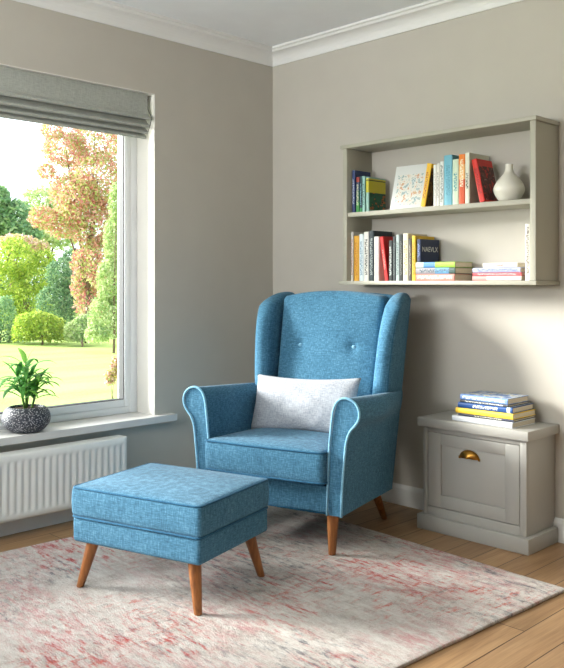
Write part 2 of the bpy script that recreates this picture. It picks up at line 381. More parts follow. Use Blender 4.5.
# ------------------------------------------------------------------ books
def book_mat(base, text=None, band=None, cover=None, stripes=None, zr=(.2, .8), h=.2, t=.02):
    m = NT('book_cover'); c = m.n('ShaderNodeTexCoord'); s = m.n('ShaderNodeSeparateXYZ'); m.l(c.outputs['Object'], s.inputs[0])
    z = m.math('DIVIDE', s.outputs[2], h); col = base
    def band_f(a, b): return m.math('MULTIPLY', m.math('GREATER_THAN', z, a), m.math('LESS_THAN', z, b))
    if stripes:
        f = m.math('ADD', z, 0); col = m.ramp(f, stripes, 'CONSTANT')
    if band:
        for a, b, k in band: col = m.mix(band_f(a, b), col, k)
    if cover:   # coloured picture blotches, on the cover side only
        nz = m.noise(m.coord(scale=(1, 1, 1)), cover[1], 3, .6)
        pic = m.ramp(nz, cover[0], 'CONSTANT')
        f = m.math('MULTIPLY', band_f(cover[2], cover[3]), m.math('GREATER_THAN', s.outputs[1], .006))
        f = m.math('MULTIPLY', f, m.math('LESS_THAN', s.outputs[1], .9))
        col = m.mix(f, col, pic)
    if text:   # small unreadable lettering along the spine
        nz = m.noise(m.coord(scale=(.5, .5, 1.4)), 190, 2, .6)
        ax = m.math('ABSOLUTE', s.outputs[0])
        f = m.math('MULTIPLY', m.math('GREATER_THAN', nz, .50), band_f(*zr))
        f = m.math('MULTIPLY', f, m.math('LESS_THAN', ax, t*.26)); f = m.math('MULTIPLY', f, m.math('LESS_THAN', s.outputs[1], .0015))
        col = m.mix(f, col, text)
    m.base(col); m.rough(.45, .4); return m.m
M['page'] = NT('paper_pages')
_p = M['page']; _p.base(_p.ramp(_p.noise(_p.coord(scale=(900, 1, 1)), 1, 1), [(.3, srgb(196, 184, 160)), (.7, srgb(228, 219, 200))])); _p.rough(.9, .1); M['page'] = _p.m
def book(label, t, h, d, mat, loc, rot=(0,0,0), group=None, paper=False):
    b = thing('book', label, 'book', loc, rot, group); c = .0022 if not paper else .001
    bm = bmesh.new(); r = min(t*.25, .004)
    # cover: one profile (boards and a slightly rounded spine) run along the height
    k = 5; prof = []
    for i in range(k+1):
        a = -90+180*i/k; prof.append(((t/2)*math.sin(R(a)), r-r*math.cos(R(a))))
    outer = [(-t/2, d)] + prof + [(t/2, d)]
    inner = [(t/2-c, d), (t/2-c, r+c), (-t/2+c, r+c), (-t/2+c, d)]
    P = outer+inner; A = [bm.verts.new((x, y, 0)) for x, y in P]; B = [bm.verts.new((x, y, h)) for x, y in P]
    n = len(P)
    for i in range(n): bm.faces.new((A[i], A[(i+1) % n], B[(i+1) % n], B[i]))
    bm.faces.new(A[::-1]); bm.faces.new(B)
    link('cover', bm, mat, b)
    e = 0 if paper else .003
    boxes('pages', [(-t/2+c, t/2-c, r+c, d-(.0005 if paper else .004), e, h-e)], M['page'], b)
    return b
def upright(label, x, t, h, d, mat, z, y=-.172, lean=0, yaw=0, group=None, **k):
    """spine out; lean in degrees, positive tips the top to +x; x is the middle of the foot"""
    a = R(lean); return book(label, t, h, d, mat, (x, y, z+abs(math.sin(a))*t/2+.0003), (0, a, R(yaw)), group, **k)
def flat(label, x, t, h, d, mat, z, y=-.172, yaw=0, group=None, **k):
    return book(label, t, h, d, mat, (x, y, z+t/2+.0003), (0, R(90), R(yaw)), group, **k)
S = srgb
navy, teal, white, cream = S(34, 44, 84), S(40, 104, 112), S(226, 226, 220), S(222, 214, 190)
gu, gl, gs, gc = 'books on the upper shelf', 'upright books on the lower shelf', 'books lying flat on the lower shelf', 'books stacked on the cabinet'
# upper shelf, from the left
upright('slim navy hardback with pale spine print, first at the left end of the upper shelf', .757, .019, .213, .125, book_mat(S(44, 62, 110), S(190, 200, 220), h=.213, t=.019), ZT, group=gu)
upright('small green and red banded book between the navy and the white-spined ones on upper shelf', .784, .021, .176, .105, book_mat(S(60, 130, 62), S(225, 225, 200), stripes=[(0, S(58, 140, 66)), (.3, S(40, 96, 70)), (.62, S(52, 70, 96)), (.86, S(160, 60, 54))], h=.176, t=.021), ZT, group=gu)
upright('thin book with dark blue spine left of the yellow and green cover, upper shelf', .8045, .0145, .180, .11, book_mat(S(28, 62, 74), S(120, 180, 190), band=[(.0, .12, S(60, 150, 90))], h=.18, t=.0145), ZT, group=gu)
upright('slim pale teal spined book touching the yellow and green cover, upper shelf', .822, .016, .178, .115, book_mat(S(150, 196, 190), S(40, 80, 84), h=.178, t=.016), ZT, group=gu)
yg = upright('book with yellow top and dark green lower cover, ending the left group, upper shelf', .8465, .019, .170, .135, book_mat(S(150, 190, 178), None, cover=([(0, S(44, 100, 72)), (.5, S(36, 84, 62)), (.58, S(196, 108, 50)), (.66, S(28, 40, 34))], 40, .06, .56), band=[(.56, .97, S(206, 194, 52)), (.90, .93, S(60, 80, 40))], h=.17, t=.019), ZT, lean=0, group=gu)
# the illustrated picture book leaning back
pm = NT('picture_book_cover'); v = pm.coord()
sep = pm.n('ShaderNodeSeparateXYZ'); pm.l(v, sep.inputs[0])
blob = pm.ramp(pm.noise(v, 34, 4, .7, .3), [(0, S(214, 222, 226)), (.38, S(150, 176, 178)), (.44, S(230, 228, 220)), (.54, S(226, 220, 206)), (.58, S(206, 150, 116)), (.63, S(214, 196, 150)), (.68, S(112, 120, 120))], 'CONSTANT')
inx = pm.math('LESS_THAN', pm.math('ABSOLUTE', sep.outputs[0]), .072); inz = pm.math('MULTIPLY', pm.math('GREATER_THAN', sep.outputs[2], .02), pm.math('LESS_THAN', sep.outputs[2], .175))
pm.base(pm.mix(pm.math('MULTIPLY', inx, inz), S(224, 226, 224), blob)); pm.rough(.35, .5)
pbk = thing('picture_book', 'large pale illustrated picture book leaning face out on the upper shelf', 'book', (1.072, -.158, ZT+.001), (R(-15), 0, R(3)), gu)
boxes('cover', [(-.092, .092, 0, .003, 0, .222), (-.092, .092, .011, .014, 0, .222), (-.092, -.088, .003, .011, 0, .222)], pm.m, pbk, bev=.0008)
boxes('pages', [(-.0875, .089, .0032, .0108, .003, .219)], M['page'], pbk)
upright('yellow book with dark patterned cover tilting against white books, upper shelf', 1.180, .026, .202, .13, book_mat(S(232, 182, 36), S(160, 80, 30), cover=([(0, S(60, 40, 30)), (.5, S(110, 80, 40)), (.62, S(60, 84, 60))], 50, .02, .9), h=.202, t=.026), ZT, lean=11.0, y=-.176, group=gu)
for x, t, h, mt, lb in [
    (1.2455, .017, .192, book_mat(S(232, 230, 224), S(186, 186, 182), h=.192, t=.017), 'white book touching the tilted yellow book, upper shelf'),
    (1.2635, .017, .196, book_mat(S(224, 222, 214), S(150, 150, 148), h=.196, t=.017), 'second white book from the tilted yellow one, faint grey print, upper shelf'),
    (1.2835, .021, .203, book_mat(S(222, 226, 222), S(50, 64, 60), zr=(.08, .92), h=.203, t=.021), 'white book with bold dark spine lettering left of the light blue one, upper shelf'),
    (1.3170, .044, .228, book_mat(S(112, 178, 198), S(84, 150, 172), h=.228, t=.044), 'thick light blue hardback in the middle of the upper shelf'),
    (1.3565, .032, .205, book_mat(S(206, 222, 196), S(60, 140, 150), zr=(.3, .7), h=.205, t=.032), 'pale green book between the light blue and the orange one, upper shelf'),
    (1.3895, .031, .224, book_mat(S(236, 150, 52), S(250, 240, 210), stripes=[(0, S(210, 84, 34)), (.5, S(236, 176, 110)), (.8, S(234, 128, 36))], zr=(.35, .9), h=.224, t=.031), 'orange spined book on the upper shelf'),
    (1.4180, .023, .228, book_mat(S(222, 222, 204), S(50, 70, 60), zr=(.3, .6), h=.228, t=.023), 'cream book with small dark emblem right of the orange one, upper shelf')]:
    upright(lb, x, t, h, .165 if x > 1.35 else .15, mt, ZT, group=gu)
upright('red hardback with dark picture cover tilting left beside the white vase', 1.4965, .026, .196, .13, book_mat(S(214, 44, 32), S(160, 24, 20), cover=([(0, S(190, 44, 34)), (.42, S(80, 36, 30)), (.55, S(120, 60, 50)), (.66, S(196, 180, 170))], 38, .04, .84), h=.196, t=.026), ZT, lean=-12.5, y=-.176, group=gu)
# lower shelf uprights
rows = [
    (.7475, .015, .247, S(222, 220, 212), S(180, 120, 100), 'white book at the far left end of the lower shelf'),
    (.7755, .034, .226, S(222, 164, 48), S(190, 120, 30), 'mustard yellow book near the left end of the lower shelf'),
    (.8085, .029, .233, S(214, 226, 230), S(120, 150, 170), 'pale blue-white book right of the mustard one, lower shelf'),
    (.8395, .030, .243, S(224, 222, 214), S(40, 44, 44), 'white book with heavy dark spine print on the lower shelf'),
    (.8715, .031, .247, S(46, 60, 66), S(150, 160, 160), 'tall slate coloured book on the lower shelf'),
    (.9035, .030, .217, S(228, 226, 220), S(196, 190, 186), 'plain white book left of the tilted red one, lower shelf')]
for x, t, h, c, tx, lb in rows:
    upright(lb, x, t, h, .15, book_mat(c, tx, zr=(.12, .85), h=h, t=t), ZL, group=gl)
upright('red book tilting left between white and patterned books, lower shelf', .966, .021, .216, .14, book_mat(S(214, 40, 40), S(240, 150, 140), zr=(.25, .7), h=.216, t=.021), ZL, lean=-8.5, group=gl)
rows = [
    (.9905, .022, .195, S(40, 44, 44), S(206, 212, 206), 'black book with white patterned spine right of the tilted red one, lower shelf'),
    (1.0125, .019, .214, S(52, 60, 62), S(90, 100, 100), 'dark grey book between black patterned and pale teal ones, lower shelf'),
    (1.0330, .020, .220, S(176, 190, 188), S(60, 76, 76), 'pale teal book in the middle of the lower shelf'),
    (1.0535, .019, .222, S(34, 36, 36), S(110, 110, 104), 'black book left of the cream one, lower shelf'),
    (1.0795, .031, .225, S(226, 216, 190), S(206, 130, 70), 'cream book with orange marks on the lower shelf'),
    (1.1055, .019, .200, S(66, 56, 54), S(150, 140, 130), 'short dark brown book left of the yellow one, lower shelf'),
    (1.1265, .021, .212, S(228, 186, 40), S(120, 80, 20), 'yellow book at the right end of the upright row, lower shelf')]
for x, t, h, c, tx, lb in rows:
    upright(lb, x, t, h, .155, book_mat(c, tx, zr=(.12, .85), h=h, t=t), ZL, group=gl)
# flat stack beneath the navy book
a = flat('green, blue and white striped book, topmost of the left flat stack on lower shelf', 1.139, .026, .215, .150, book_mat(S(180, 204, 110), None, stripes=[(0, S(188, 200, 196)), (.2, S(84, 138, 190)), (.5, S(150, 184, 70))], h=.215, t=.026), ZL+.0605, group=gs)
flat('light grey and blue book in the middle of the left flat stack', 1.139, .0285, .215, .152, book_mat(S(190, 200, 206), S(60, 80, 90), stripes=[(0, S(150, 146, 152)), (.5, S(96, 150, 190)), (.85, S(60, 84, 78))], zr=(.1, .9), h=.215, t=.0285), ZL+.0315, group=gs)
flat('pink and white book at the bottom of the left flat stack', 1.139, .031, .212, .150, book_mat(S(206, 128, 116), S(236, 210, 200), zr=(.05, .95), h=.212, t=.031), ZL, group=gs)
nv = upright('navy book standing on the left flat stack with white title on its cover', 1.1535, .022, .108, .150, book_mat(S(30, 44, 76), S(120, 140, 190), band=[], h=.108, t=.022), ZL+.0872, group=gl, y=-.168)
def lettering(txt, size, mat, parent, loc, rot):
    cu = bpy.data.curves.new('title_lettering', 'FONT'); cu.body = txt; cu.size = size; cu.extrude = .0002; cu.align_x = 'CENTER'; cu.align_y = 'CENTER'
    tmp = bpy.data.objects.new('tmp', cu); C.objects.link(tmp); bpy.context.view_layer.update()
    me = bpy.data.meshes.new_from_object(tmp.evaluated_get(bpy.context.evaluated_depsgraph_get())); bpy.data.objects.remove(tmp)
    o = link('title_lettering', me, mat, parent); o.location = loc; o.rotation_euler = rot; return o
M['ink_white'] = plain('white_ink', S(226, 226, 220), .6); M['ink_dark'] = plain('dark_ink', S(56, 50, 46), .6); M['ink_red'] = plain('red_ink', S(170, 60, 50), .6)
lettering('NAEVLX', .034, M['ink_white'], nv, (.0112, .076, .060), (R(90), 0, R(90)))
# second flat stack
flat('pink and white striped book at the bottom of the right flat stack', 1.445, .0205, .238, .150, book_mat(S(228, 190, 186), None, stripes=[(0, S(214, 150, 146)), (.3, S(208, 200, 194))], h=.238, t=.0205), ZL, group=gs)
flat('thin rose red book, second from the bottom of the right flat stack', 1.447, .013, .236, .148, book_mat(S(214, 92, 100), S(240, 190, 190), zr=(.1, .9), h=.236, t=.013), ZL+.0212, group=gs)
flat('lilac and blue book, second from the top of the right flat stack', 1.446, .021, .232, .148, book_mat(S(170, 176, 206), S(110, 120, 180), zr=(.1, .95), h=.232, t=.021), ZL+.0350, group=gs)
tw = flat('small white book with red title, topmost of the right flat stack', 1.498, .020, .166, .130, book_mat(S(232, 228, 222), None, h=.166, t=.02), ZL+.0566, group=gs)
lettering('TAAAR', .0115, M['ink_red'], tw, (0, -.0006, .083), (R(90), R(-90), 0))
upright('tall white book with dark title standing at the right end of the lower shelf', 1.712, .024, .238, .16, book_mat(S(228, 222, 208), S(70, 58, 50), zr=(.1, .95), h=.238, t=.022), ZL, group=gl)

# vase
vs = bmesh.new()
lathe(vs, [(max(.0005, p.x), p.z) for p in spline([(.034, 0, 0), (.052, 0, .012), (.070, 0, .042), (.072, 0, .064), (.059, 0, .090), (.041, 0, .112), (.025, 0, .130), (.0185, 0, .148), (.0178, 0, .162), (.0185, 0, .170)], 5)] + [(.0155, .170), (.014, .150), (.014, .12), (.0005, .10)], 40)
v_ = link('vase', vs, M['white_ceramic'], None, True, 60); v_.location = (1.590, -.108, ZT+.0003); v_.scale = (.92, .92, .97)
tag(v_, 'white ceramic bottle vase with round belly on the upper shelf', 'vase')

# ------------------------------------------------------------------ cabinet
cb = thing('low_cabinet', 'low grey painted cabinet with one panelled drawer front beside the armchair', 'cabinet', (1.488, -.13, 0))
cx0, cx1, cy = 1.240, 1.750, -.250
def cpn(name, b, bev=.0015, mat=None): return under(boxes(name, b, mat or M['cab'], bev=bev), cb)
cpn('plinth', [(cx0-.022, cx1+.022, cy-.022, -.0175, 0, .066)], .004)
dx0, dx1, dz0, dz1 = 1.265, 1.718, .108, .438
cpn('carcass', [(cx0, cx0+.018, cy+.02, -.002, .0663, .463), (cx1-.018, cx1, cy+.02, -.002, .0663, .463), (cx0+.0185, cx1-.0185, -.012, -.002, .0663, .463), (cx0+.0185, cx1-.0185, cy+.02, -.0125, .0663, .090)])
cpn('face_frame', [(cx0, dx0-.003, cy, cy+.0195, .0663, .463), (dx1+.003, cx1, cy, cy+.0195, .0663, .463), (dx0-.0028, dx1+.0028, cy, cy+.0195, .0663, dz0-.003), (dx0-.0028, dx1+.0028, cy, cy+.0195, dz1+.003, .463)], .0008)
dr = cpn('drawer', [(dx0, dx0+.066, cy+.001, cy+.019, dz0, dz1), (dx1-.066, dx1, cy+.001, cy+.019, dz0, dz1), (dx0+.066, dx1-.066, cy+.001, cy+.019, dz0, dz0+.056), (dx0+.066, dx1-.066, cy+.001, cy+.019, dz1-.050, dz1), (dx0+.066, dx1-.066, cy+.009, cy+.019, dz0+.056, dz1-.050)], .0012)
cpn('worktop', [(cx0-.020, cx1+.018, cy-.020, -.001, .4633, .503)], .003)
# cup pull
bm = bmesh.new(); nA, nB = 16, 8; hw, hd, hh = .050, .026, .036; g = []
for i in range(nA+1):
    row = []
    a = math.pi*i/nA
    for j in range(nB+1):
        b = math.pi/2*j/nB
        # half dome: width cos, height sin, depth towards the viewer
        x = -hw*math.cos(a)*math.cos(b)**.8 if j < nB else 0
        z = hh*math.sin(a)*math.cos(b)
        yv = -hd*math.sin(b)
        row.append((x, yv*(.55+.45*math.sin(a)), z))
    g.append(row)
def dome(sc, off):
    return [[bm.verts.new((p[0]*sc, p[1]*sc+off, p[2]*sc)) for p in r] for r in g]
o1 = dome(1, 0); o2 = dome(.90, 0)
for G in (o1, o2):
    for i in range(nA):
        for j in range(nB): bm.faces.new((G[i][j], G[i+1][j], G[i+1][j+1], G[i][j+1]))
for i in range(nA): bm.faces.new((o1[i][0], o1[i+1][0], o2[i+1][0], o2[i][0]))
for k in (0, nA):
    for j in range(nB): bm.faces.new((o1[k][j], o1[k][j+1], o2[k][j+1], o2[k][j]))
add_box(bm, -.053, -.044, -.003, 0, -.006, .006, .001); add_box(bm, .044, .053, -.003, 0, -.006, .006, .001)
bmesh.ops.remove_doubles(bm, verts=bm.verts[:], dist=1e-5)
h_ = link('cup_handle', bm, M['brass'], dr, True, 40); h_.location = (1.479, cy+.0008, .350); h_.parent = dr
h_.matrix_parent_inverse = (Matrix.Translation(cb.location).inverted() @ Matrix.Identity(4)).inverted() @ Matrix.Translation(cb.location).inverted()
tag(h_, 'aged brass cup handle')
# books on the cabinet
zc = .5032
flat('white paperback at the bottom of the cabinet stack', 1.384, .023, .298, .195, book_mat(S(216, 220, 226), None, h=.298, t=.023), zc, y=-.240, yaw=-1, group=gc)
flat('thin dark navy book between the white and the yellow one in the cabinet stack', 1.414, .011, .266, .195, book_mat(S(48, 52, 70), S(200, 196, 170), zr=(.3, .8), h=.266, t=.011), zc+.0236, y=-.236, yaw=1, group=gc)
flat('bright yellow hardback in the middle of the cabinet stack', 1.400, .023, .280, .195, book_mat(S(240, 204, 66), None, band=[(.0, .05, S(220, 180, 50))], h=.280, t=.023), zc+.0352, y=-.236, yaw=0, group=gc)
flat('royal blue hardback with white title above the yellow one in the cabinet stack', 1.411, .024, .262, .19, book_mat(S(26, 70, 130), S(226, 232, 240), band=[(.90, .96, S(200, 214, 230))], zr=(.28, .74), h=.262, t=.024), zc+.0588, y=-.234, yaw=1.5, group=gc)
flat('thin dark book with white trim, second from the top of the cabinet stack', 1.419, .010, .234, .175, book_mat(S(60, 62, 70), S(220, 220, 210), zr=(.1, .9), h=.234, t=.010), zc+.0834, y=-.228, yaw=0, group=gc)
flat('blue and white patterned book, topmost of the cabinet stack', 1.418, .024, .234, .175, book_mat(S(104, 134, 186), S(224, 230, 240), cover=([(0, S(84, 110, 160)), (.45, S(150, 170, 200)), (.55, S(206, 206, 206)), (.64, S(196, 190, 140))], 30, .0, 1.0), zr=(.05, .95), h=.234, t=.024), zc+.0940, y=-.228, yaw=-.5, group=gc)

# ------------------------------------------------------------------ rug
bm = rbox((.867, 1.30, .006), .005, (60, 80, 1), lambda p: p+Vector((.003*noise.noise(p*9), .003*noise.noise(p*9+Vector((5, 0, 0))), 0)), 2)
rg = link('rug', bm, M['rug'], None, True); rg.location = (1.116, -1.774, .0065); rg.rotation_euler = (0, 0, R(-3.5))
tag(rg, 'distressed cream, pink and grey area rug under the armchair and footstool', 'rug')
RUGZ = .0128

# ------------------------------------------------------------------ legs
def wood_leg(parent, top, foot, rt, rf):
    bm = bmesh.new(); n = 20; t, f = Vector(top), Vector(foot); K = 6
    rings = []
    for i in range(K+1):
        s = i/K; p = f.lerp(t, s); r = rf+(rt-rf)*s
        if i == 0: r *= .86
        if i == 1: p = f.lerp(t, .02); r = rf
        rings.append([bm.verts.new((p.x+r*math.cos(k*2*math.pi/n), p.y+r*math.sin(k*2*math.pi/n), p.z)) for k in range(n)])
    for a, b in zip(rings, rings[1:]):
        for k in range(n): bm.faces.new((a[k], a[(k+1) % n], b[(k+1) % n], b[k]))
    bm.faces.new(rings[0][::-1]); bm.faces.new(rings[-1])
    return link('leg', bm, M['leg'], parent, True, 50)

# ------------------------------------------------------------------ ottoman
ot = thing('ottoman', 'square blue linen footstool with four tapered wooden legs on the rug', 'footstool', (1.007, -1.493, RUGZ), (0, 0, R(16)))
hx, hy = .281, .227
def ot_base(p):
    q = Vector((p.x, p.y, p.z+.2120)); return q
link('base', rbox((hx-.002, hy-.002, .046), .014, (14, 12, 4), ot_base), M['blue'], ot, True)
def ot_c(p):
    a, b = p.x/hx, p.y/hy; s = (1-min(1, abs(a))**2.4)*(1-min(1, abs(b))**2.4)
    z = p.z+.3110
    if p.z > 0: z += .016*s
    bulge = 1+.012*(1-(p.z/.056)**2); return Vector((p.x*bulge, p.y*bulge, z))
cu = link('cushion', rbox((hx, hy, .054), .014, (24, 20, 5), ot_c), M['blue'], ot, True)
bm = bmesh.new(); tube(bm, rrect(hx-.001, hy-.001, .022, .3610), .0038, 8, True); link('piping', bm, M['blue_seam'], cu, True)
bm = bmesh.new(); tube(bm, rrect(hx-.001, hy-.001, .018, .2575), .0042, 8, True); link('seam', bm, M['blue_seam'], ot, True)
for sx in (-1, 1):
    for sy in (-1, 1): wood_leg(ot, (sx*(hx-.060), sy*(hy-.054), .169), (sx*(hx-.022), sy*(hy-.022), 0), .024, .0140)

# ------------------------------------------------------------------ wing chair
TH = R(15.5); Uv = Vector((math.cos(TH), math.sin(TH), 0)); Vv = Vector((-math.sin(TH), math.cos(TH), 0))
P0 = Vector((1.265, -.865, 0)); O = P0-Uv*.330
ch = thing('wing_armchair', 'blue linen wingback armchair with rolled arms and wooden legs in the corner', 'armchair', (O.x, O.y, 0), (0, 0, TH))
# local axes: x to the viewer's right, y towards the chair's back, z up
def vback(z): return .555+max(0, z-.19)*.255
HW = .345
# arms with side panels
prof = [(.285,.178),(.287,.30),(.292,.42),(.299,.50),(.306,.560),(.312,.600),(.326,.632),(.351,.650),(.380,.650),(.410,.634),(.425,.604),(.423,.572),(.406,.545),(.386,.522),(.371,.485),(.363,.430),(.357,.370),(.352,.310),(.349,.250),(.347,.178)]
def arm(s):
    P = spline([(p[0], 0, p[1]) for p in prof[1:-1]], 4); P = [Vector((prof[0][0], 0, prof[0][1]))]+P+[Vector((prof[-1][0], 0, prof[-1][1]))]
    bm = bmesh.new(); rings = []; T = [0, .015, .04, .1, .2, .3, .4, .5, .6, .7, .8, .9, 1.0]
    for k, t in enumerate(T):
        row = []
        for p in P:
            vb = vback(p.z)-.03
            u, z = p.x, p.z
            if u > .343: u = u+(max(.343, .350)-u)*max(0, (t-.45)/.55)**1.0*.9
            if z > .5: z = z-(z-.5)/.15*.040*t
            ins = [.006, .0015, 0][k] if k < 3 else 0
            d = Vector((u, 0, z))-Vector((.32 if z < .55 else .365, 0, z if z < .55 else .59))
            if ins and d.length > 0: u -= d.normalized().x*ins; z -= d.normalized().z*ins*(z > .55)
            row.append(bm.verts.new((s*u, vb*t-.004, z)))
        rings.append(row)
    n = len(P)
    for a, b in zip(rings, rings[1:]):
        for i in range(n): bm.faces.new((a[i], a[(i+1) % n], b[(i+1) % n], b[i]))
    bm.faces.new(rings[0]); bm.faces.new(rings[-1])
    o = link('arm', bm, M['blue'], ch, True, 50)
    bm = bmesh.new(); pts = [(s*p.x*1.0, -.006, p.z) for p in P]
    tube(bm, pts, .0055, 8); link('arm_piping', bm, M['blue_piping'], o, True); tag(bpy.data.objects[o.children[0].name], 'lighter blue piping around the arm front')
    return o
for s in (-1, 1): arm(s)
# front rail, seat deck
def rail(p): return Vector((p.x, p.y+.28, p.z+.235))
link('seat_base', rbox((.2845, .272, .058), .012, (10, 10, 4), rail), M['blue'], ch, True)
bm = bmesh.new(); tube(bm, [(-.286, -.0005, .182), (.286, -.0005, .182)], .004, 8); link('rail_piping', bm, M['blue_seam'], ch, True)
# seat cushion
SHX, SHY, SHZ = .286, .262, .062
def seat(p):
    a, b = p.x/SHX, p.y/SHY; s = max(0, 1-abs(a)**3)*max(0, 1-abs(b)**3)
    z = p.z+.360+.004
    if p.z > 0: z += .022*s
    fr = 1+.03*(1-(p.z/SHZ)**2)
    x = p.x*(1.0 if b > -.8 else 1.0); y = p.y
    if b < -.6: x *= 1.0; y = p.y*(1+.02*(1-(p.z/SHZ)**2)) - .010*(1-a*a)
    z += .012*(1-b)/2*(1 if p.z > 0 else .3) - .010*(1+b)/2
    return Vector((x, y+.215, z))
sc = link('seat_cushion', rbox((SHX, SHY, SHZ), .018, (26, 22, 5), seat), M['blue'], ch, True)
for zz, nm in ((SHZ-.006, 'top'), (-SHZ+.006, 'low')):
    bm = bmesh.new(); L = []
    for p in rrect(SHX, SHY, .022, 0, 6):
        v = seat(Vector((p[0]*1.0, p[1]*1.0, zz))); L.append((v.x*1.0, v.y-.0005, v.z))
    # add points along the straight runs so the piping follows the crown
    LL = []
    for i in range(len(L)):
        a, b = rrect(SHX, SHY, .022, 0, 6)[i], rrect(SHX, SHY, .022, 0, 6)[(i+1) % len(L)]
        n = 10 if (Vector(a)-Vector(b)).length > .1 else 1
        for k in range(n):
            q = Vector(a).lerp(Vector(b), k/n); v = seat(Vector((q.x, q.y, zz))); v.z -= .022*max(0, 1-abs(q.x/SHX)**3)*max(0, 1-abs(q.y/SHY)**3)*(zz > 0); LL.append(v)
    tube(bm, LL, .004, 8, True); link('piping', bm, M['blue_seam'], sc, True)
# backrest
BZ0, BZ1 = .38, 1.045
btn = [(-.142, .800), (.142, .800)]
def back(p):
    t = (p.z+.3325)/.665; z = BZ0+(BZ1-BZ0)*t
    a = p.x/.30
    front = .475+.135*t
    depth = .075
    y = front+(p.y+.05)*1.0
    w = .257+.012*t
    if p.y < 0:
        puff = max(0, 1-abs(a)**2.5)*max(0, 1-abs(2*t-1)**4); y -= .022*puff
        for bx, bz in btn:
            d2 = (a*w-bx)**2+(z-bz)**2; y += .010*math.exp(-d2/.0006)+.004*math.exp(-d2/.004)
    z += .028*(1-a*a)*max(0, t-.3)/.7
    return Vector((a*w, y, z))
bk = link('backrest', rbox((.30, .05, .3325), .022, (40, 3, 44), back), M['blue'], ch, True)
for bx, bz in btn:
    bm = bmesh.new(); lathe(bm, [(.0005, .0062), (.004, .006), (.0075, .0045), (.0095, .002), (.0098, -.001), (.009, -.003)][::-1], 20)
    bo = link('button', bm, M['blue_piping'], bk, True); t = (bz-BZ0)/(BZ1-BZ0)
    bo.location = back(Vector((bx/(.257+.012*t)*.30, -.05, -.3325+.665*t))); bo.rotation_euler = (R(90+11), 0, 0); tag(bo, 'round fabric button')
# outside back panel
def ob(p):
    t = (p.z+.42)/.84; z = .20+t*.84; y = .545+.232*t+p.y
    z += .030*(1-(p.x/.34)**2)*max(0, t-.5)*2*.9
    return Vector((p.x, y-.012, z))
link('back_panel', rbox((.343, .022, .42), .012, (14, 2, 16), ob), M['blue'], ch, True)
# wings
def wing(s):
    def f(p):
        t = (p.z+.26)/.52; z = .535+t*.525
        # front edge swells out at the bottom, sweeps back under the top
        fe = spline([(.455, 0, 0), (.452, 0, .15), (.462, 0, .4), (.478, 0, .65), (.502, 0, .85), (.540, 0, 1.0)], 8)
        tt = max(0, min(1, t)); i = min(len(fe)-2, int(tt*(len(fe)-1)))
        k = tt*(len(fe)-1)-i; vf = fe[i].x*(1-k)+fe[i+1].x*k
        vb = vback(z)+.012
        q = (p.y+.12)/.24; y = vf+(vb-vf)*q
        x = .306+p.x+.036*(1-q)*t
        # drop the front top corner
        z -= .045*max(0, t-.6)/.4*(1-q)**2*1.2
        z += .012*t*math.sin(math.pi*min(1, q))
        return Vector((s*x, y, z))
    o = link('wing', rbox((.040, .12, .26), .037, (2, 12, 22), f, 6), M['blue'], ch, True)
    # dark strip painting the fold's shade along the outer front edge
    bm = bmesh.new(); pts = []
    for k in range(25):
        p = f(Vector((.0335, -.100, -.24+.47*k/24))); pts.append(p)
    tube(bm, pts, .0032, 8); link('wing_fold_shade', bm, M['blue_seam'], o, True)
for s in (-1, 1): wing(s)
# legs
for sx in (-1, 1):
    wood_leg(ch, (sx*.290, .036, .182), (sx*.292, .024, RUGZ+.0002), .0255, .0155)
    wood_leg(ch, (sx*.262, .500, .196), (sx*.262, .640, .0003), .024, .0150)

# ------------------------------------------------------------------ pillow
PW, PH, PD = .278, .136, .055
def pil(p):
    a, b = p.x/PW, p.z/PH
    ea, eb = 1-abs(a)**2.2, 1-abs(b)**2.2
    th = (max(0, ea)*max(0, eb))**.45
    x = p.x*(1-.055*(1-b*b)); z = p.z*(1-.12*(1-a*a)) 
    y = (1 if p.y > 0 else -1)*(.003+PD*th) if abs(p.y) > .001 else 0
    wr = .006*noise.noise(Vector((x*9, 0, z*14)))*th + .010*math.exp(-((a-.35)**2)/.01)*math.sin(b*6)*max(0, -b)*th
    # pinch near the lower right, like a tucked crease
    y += wr*(1 if p.y > 0 else -1)
    return Vector((x, y, z))
def pillow_mesh():
    bm = bmesh.new(); nx, nz = 56, 34; F, B = [], []
    for i in range(nx+1):
        fr, br = [], []
        for j in range(nz+1):
            x, z = -PW+2*PW*i/nx, -PH+2*PH*j/nz
            edge = i in (0, nx) or j in (0, nz)
            f = bm.verts.new(pil(Vector((x, -.01, z)))); 
            b = f if edge else bm.verts.new(pil(Vector((x, .01, z))))
            if edge: f.co.y = 0
            fr.append(f); br.append(b)
        F.append(fr); B.append(br)
    for i in range(nx):
        for j in range(nz):
            for G in (F, B):
                vv = (G[i][j], G[i+1][j], G[i+1][j+1], G[i][j+1])
                try: bm.faces.new(vv)
                except ValueError: pass
    return bm
pl = link('lumbar_pillow', pillow_mesh(), M['pillow'], None, True)
loc = O+Uv*(-.030)+Vv*(.383)
pl.location = (loc.x, loc.y, .548); pl.rotation_euler = Euler((R(-17), R(-1.5), TH-R(2)), 'XYZ')
tag(pl, 'pale grey-white linen lumbar pillow resting on the blue armchair seat', 'pillow')

